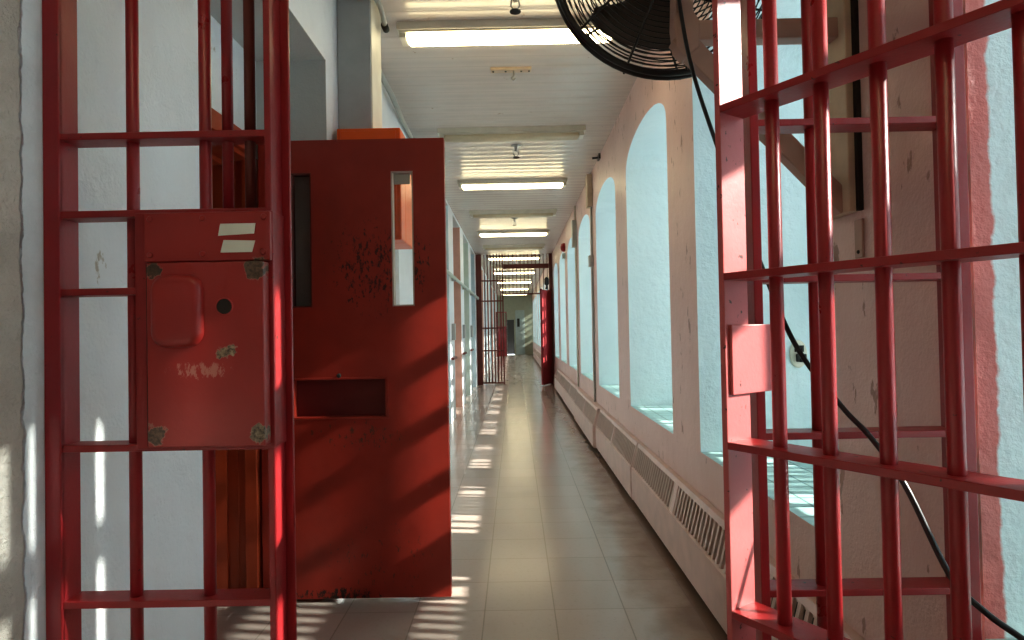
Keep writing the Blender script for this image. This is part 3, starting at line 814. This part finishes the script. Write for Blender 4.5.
# ------------------------------------------------------------------ far gate across the corridor
YG = 13.75
t = thing('barred_screen', 'dark maroon barred screen beside the distant gateway, on the cell side', 'bars', (-.55, YG, 0))
B((-.848, YG-.05, 0), (-.73, YG+.05, ZC)).build('post', M['maroon'], t)
B((-.275, YG-.02, 0), (-.245, YG+.02, ZC)).build('post', M['maroon'], t)
for z in (.04, .75, 1.25, 1.85, 2.30): B((-.80, YG-.02, z-.015), (-.25, YG+.02, z+.015)).build('rail', M['maroon'], t)
for k in range(6):
    x = -.665+.07*k; MB().cyl((x, YG, .02), (x, YG, ZC), .012, 8).build('bar', M['maroon'], t)
t = thing('overhead_grille', 'barred transom across the corridor over the distant gateway', 'bars', (.25, YG, 2.1))
B((-.24, YG-.03, 2.56), (.765, YG+.03, 2.66)).build('beam', M['maroon'], t)
B((-.24, YG-.02, 1.98), (.765, YG+.02, 2.01)).build('rail', M['maroon'], t)
for k in range(12):
    x = -.2+.085*k; MB().cyl((x, YG, 1.99), (x, YG, ZC), .008, 8).build('bar', M['maroon'], t)
t = thing('barred_gate', 'bright red gate folded open against the windows at the distant gateway', 'gate', (.76, YG-.1, 0))
B((.77, YG-.04, 0), (.846, YG+.04, ZC)).build('post', M['maroon'], t)
a = Vector((.76, YG-.06, 0)); b = Vector((.54, YG-.55, 0)); d = (b-a).normalized(); L = (b-a).length; n = Vector((-d.y, d.x, 0))
for s in (0, L-.05): MB().obox(a+d*s+Vector((0, 0, .02)), d*.05, n*.03, (0, 0, 2.05)).build('stile', M['far_red'], t)
for z in (.05, .5, 1.0, 1.5, 2.02): MB().obox(a+Vector((0, 0, z-.015)), d*L, n*.04, (0, 0, .03)).build('rail', M['far_red'], t)
for k in range(5):
    p = a+d*(.09+.085*k)+n*.02; MB().cyl(p+Vector((0, 0, .05)), p+Vector((0, 0, 2.04)), .014, 8).build('bar', M['far_red'], t)
MB().obox(a+n*.045+Vector((0, 0, .02)), d*L, n*.004, (0, 0, 2.03)).build('mesh_plate', M['far_red'], t)
t = thing('warning_lamp', 'small black lamp above the distant red gate', 'lamp', (.68, YG-.2, 2.1))
MB().lathe((.70, YG-.3, 2.075), (0, 0, 1), [(.03, 0), (.03, .03), (.015, .04), (.015, .08), (.05, .10), (.05, .22), (.02, .26)], 14).build('body', M['black'], t)
t = thing('end_door', 'grey green steel door at the far end of the corridor', 'door', (.23, YE-.03, 0))
B((.02, YE-.05, .01), (.46, YE-.005, 2.15)).build('leaf', M['enddoor'], t, .004)
B((.10, YE-.06, 1.35), (.22, YE-.051, 1.75)).build('vision_panel', M['dark'], t)
MB().cyl((.08, YE-.06, 1.02), (.08, YE-.11, 1.02), .02, 10).build('knob', M['steel'], t)
t = thing('barred_gate', 'dull red gate leaf beside the dark doorway at the corridor end', 'gate', (-.6, 27.5, 0))
a = Vector((-.84, 27.5, 0)); d = Vector((.9, .43, 0)).normalized(); L = .52; n = Vector((-d.y, d.x, 0))
for s in (0, L-.05): MB().obox(a+d*s+Vector((0, 0, .02)), d*.05, n*.03, (0, 0, 2.0)).build('stile', M['maroon'], t)
for z in (.05, .7, 1.35, 2.0): MB().obox(a+Vector((0, 0, z-.02)), d*L, n*.04, (0, 0, .04)).build('rail', M['red'], t)
MB().obox(a+n*.01+Vector((0, 0, .05)), d*L, n*.01, (0, 0, 1.3)).build('lower_panel', M['red'], t)
for k in range(4):
    p = a+d*(.1+.09*k)+n*.02; MB().cyl(p+Vector((0, 0, .05)), p+Vector((0, 0, 2.0)), .014, 8).build('bar', M['red'], t)

# ------------------------------------------------------------------ light
world = bpy.data.worlds.new('sky'); bpy.context.scene.world = world; world.use_nodes = True
bg = world.node_tree.nodes['Background']; bg.inputs[0].default_value = (.84, .93, 1.0, 1); bg.inputs[1].default_value = 4.0
sun = bpy.data.lights.new('sun', 'SUN'); sun.energy = 17; sun.angle = math.radians(.8); sun.color = (1, .95, .84)
so = bpy.data.objects.new('sun', sun); C.objects.link(so)
so.rotation_euler = Vector((1, -.135, .585)).to_track_quat('Z', 'Y').to_euler(); so.location = (6, 1, 4)
for k in range(-2, 17):
    l = bpy.data.lights.new('window_portal', 'AREA'); l.shape = 'RECTANGLE'; l.size = 1.24; l.size_y = 1.95
    l.cycles.is_portal = True
    o = bpy.data.objects.new('window_portal', l); C.objects.link(o); o.location = (XO+.12, 2.27+BAY*k, 1.59)
    o.rotation_euler = (PI/2, 0, PI/2)   # shines to -X
# ------------------------------------------------------------------ camera
cam = bpy.data.cameras.new('camera'); co = bpy.data.objects.new('camera', cam); C.objects.link(co)
F = 620.0
cam.sensor_width = 36; cam.lens = F/1024*36; cam.clip_start = .02; cam.clip_end = 200
R_ = Matrix.Rotation(3/F, 3, 'Z') @ Matrix.Rotation(PI/2+10/F, 3, 'X') @ Matrix.Rotation(-.0186, 3, 'Z')
co.matrix_world = Matrix.Translation((0, 0, 1.2)) @ R_.to_4x4()
sc = bpy.context.scene; sc.camera = co
sc.view_settings.view_transform = 'Standard'; sc.view_settings.look = 'Medium High Contrast'; sc.view_settings.exposure = .12
sc.cycles.use_denoising = True
sc.cycles.max_bounces = 10; sc.cycles.diffuse_bounces = 6; sc.cycles.transparent_max_bounces = 16
sc.cycles.sample_clamp_indirect = 6
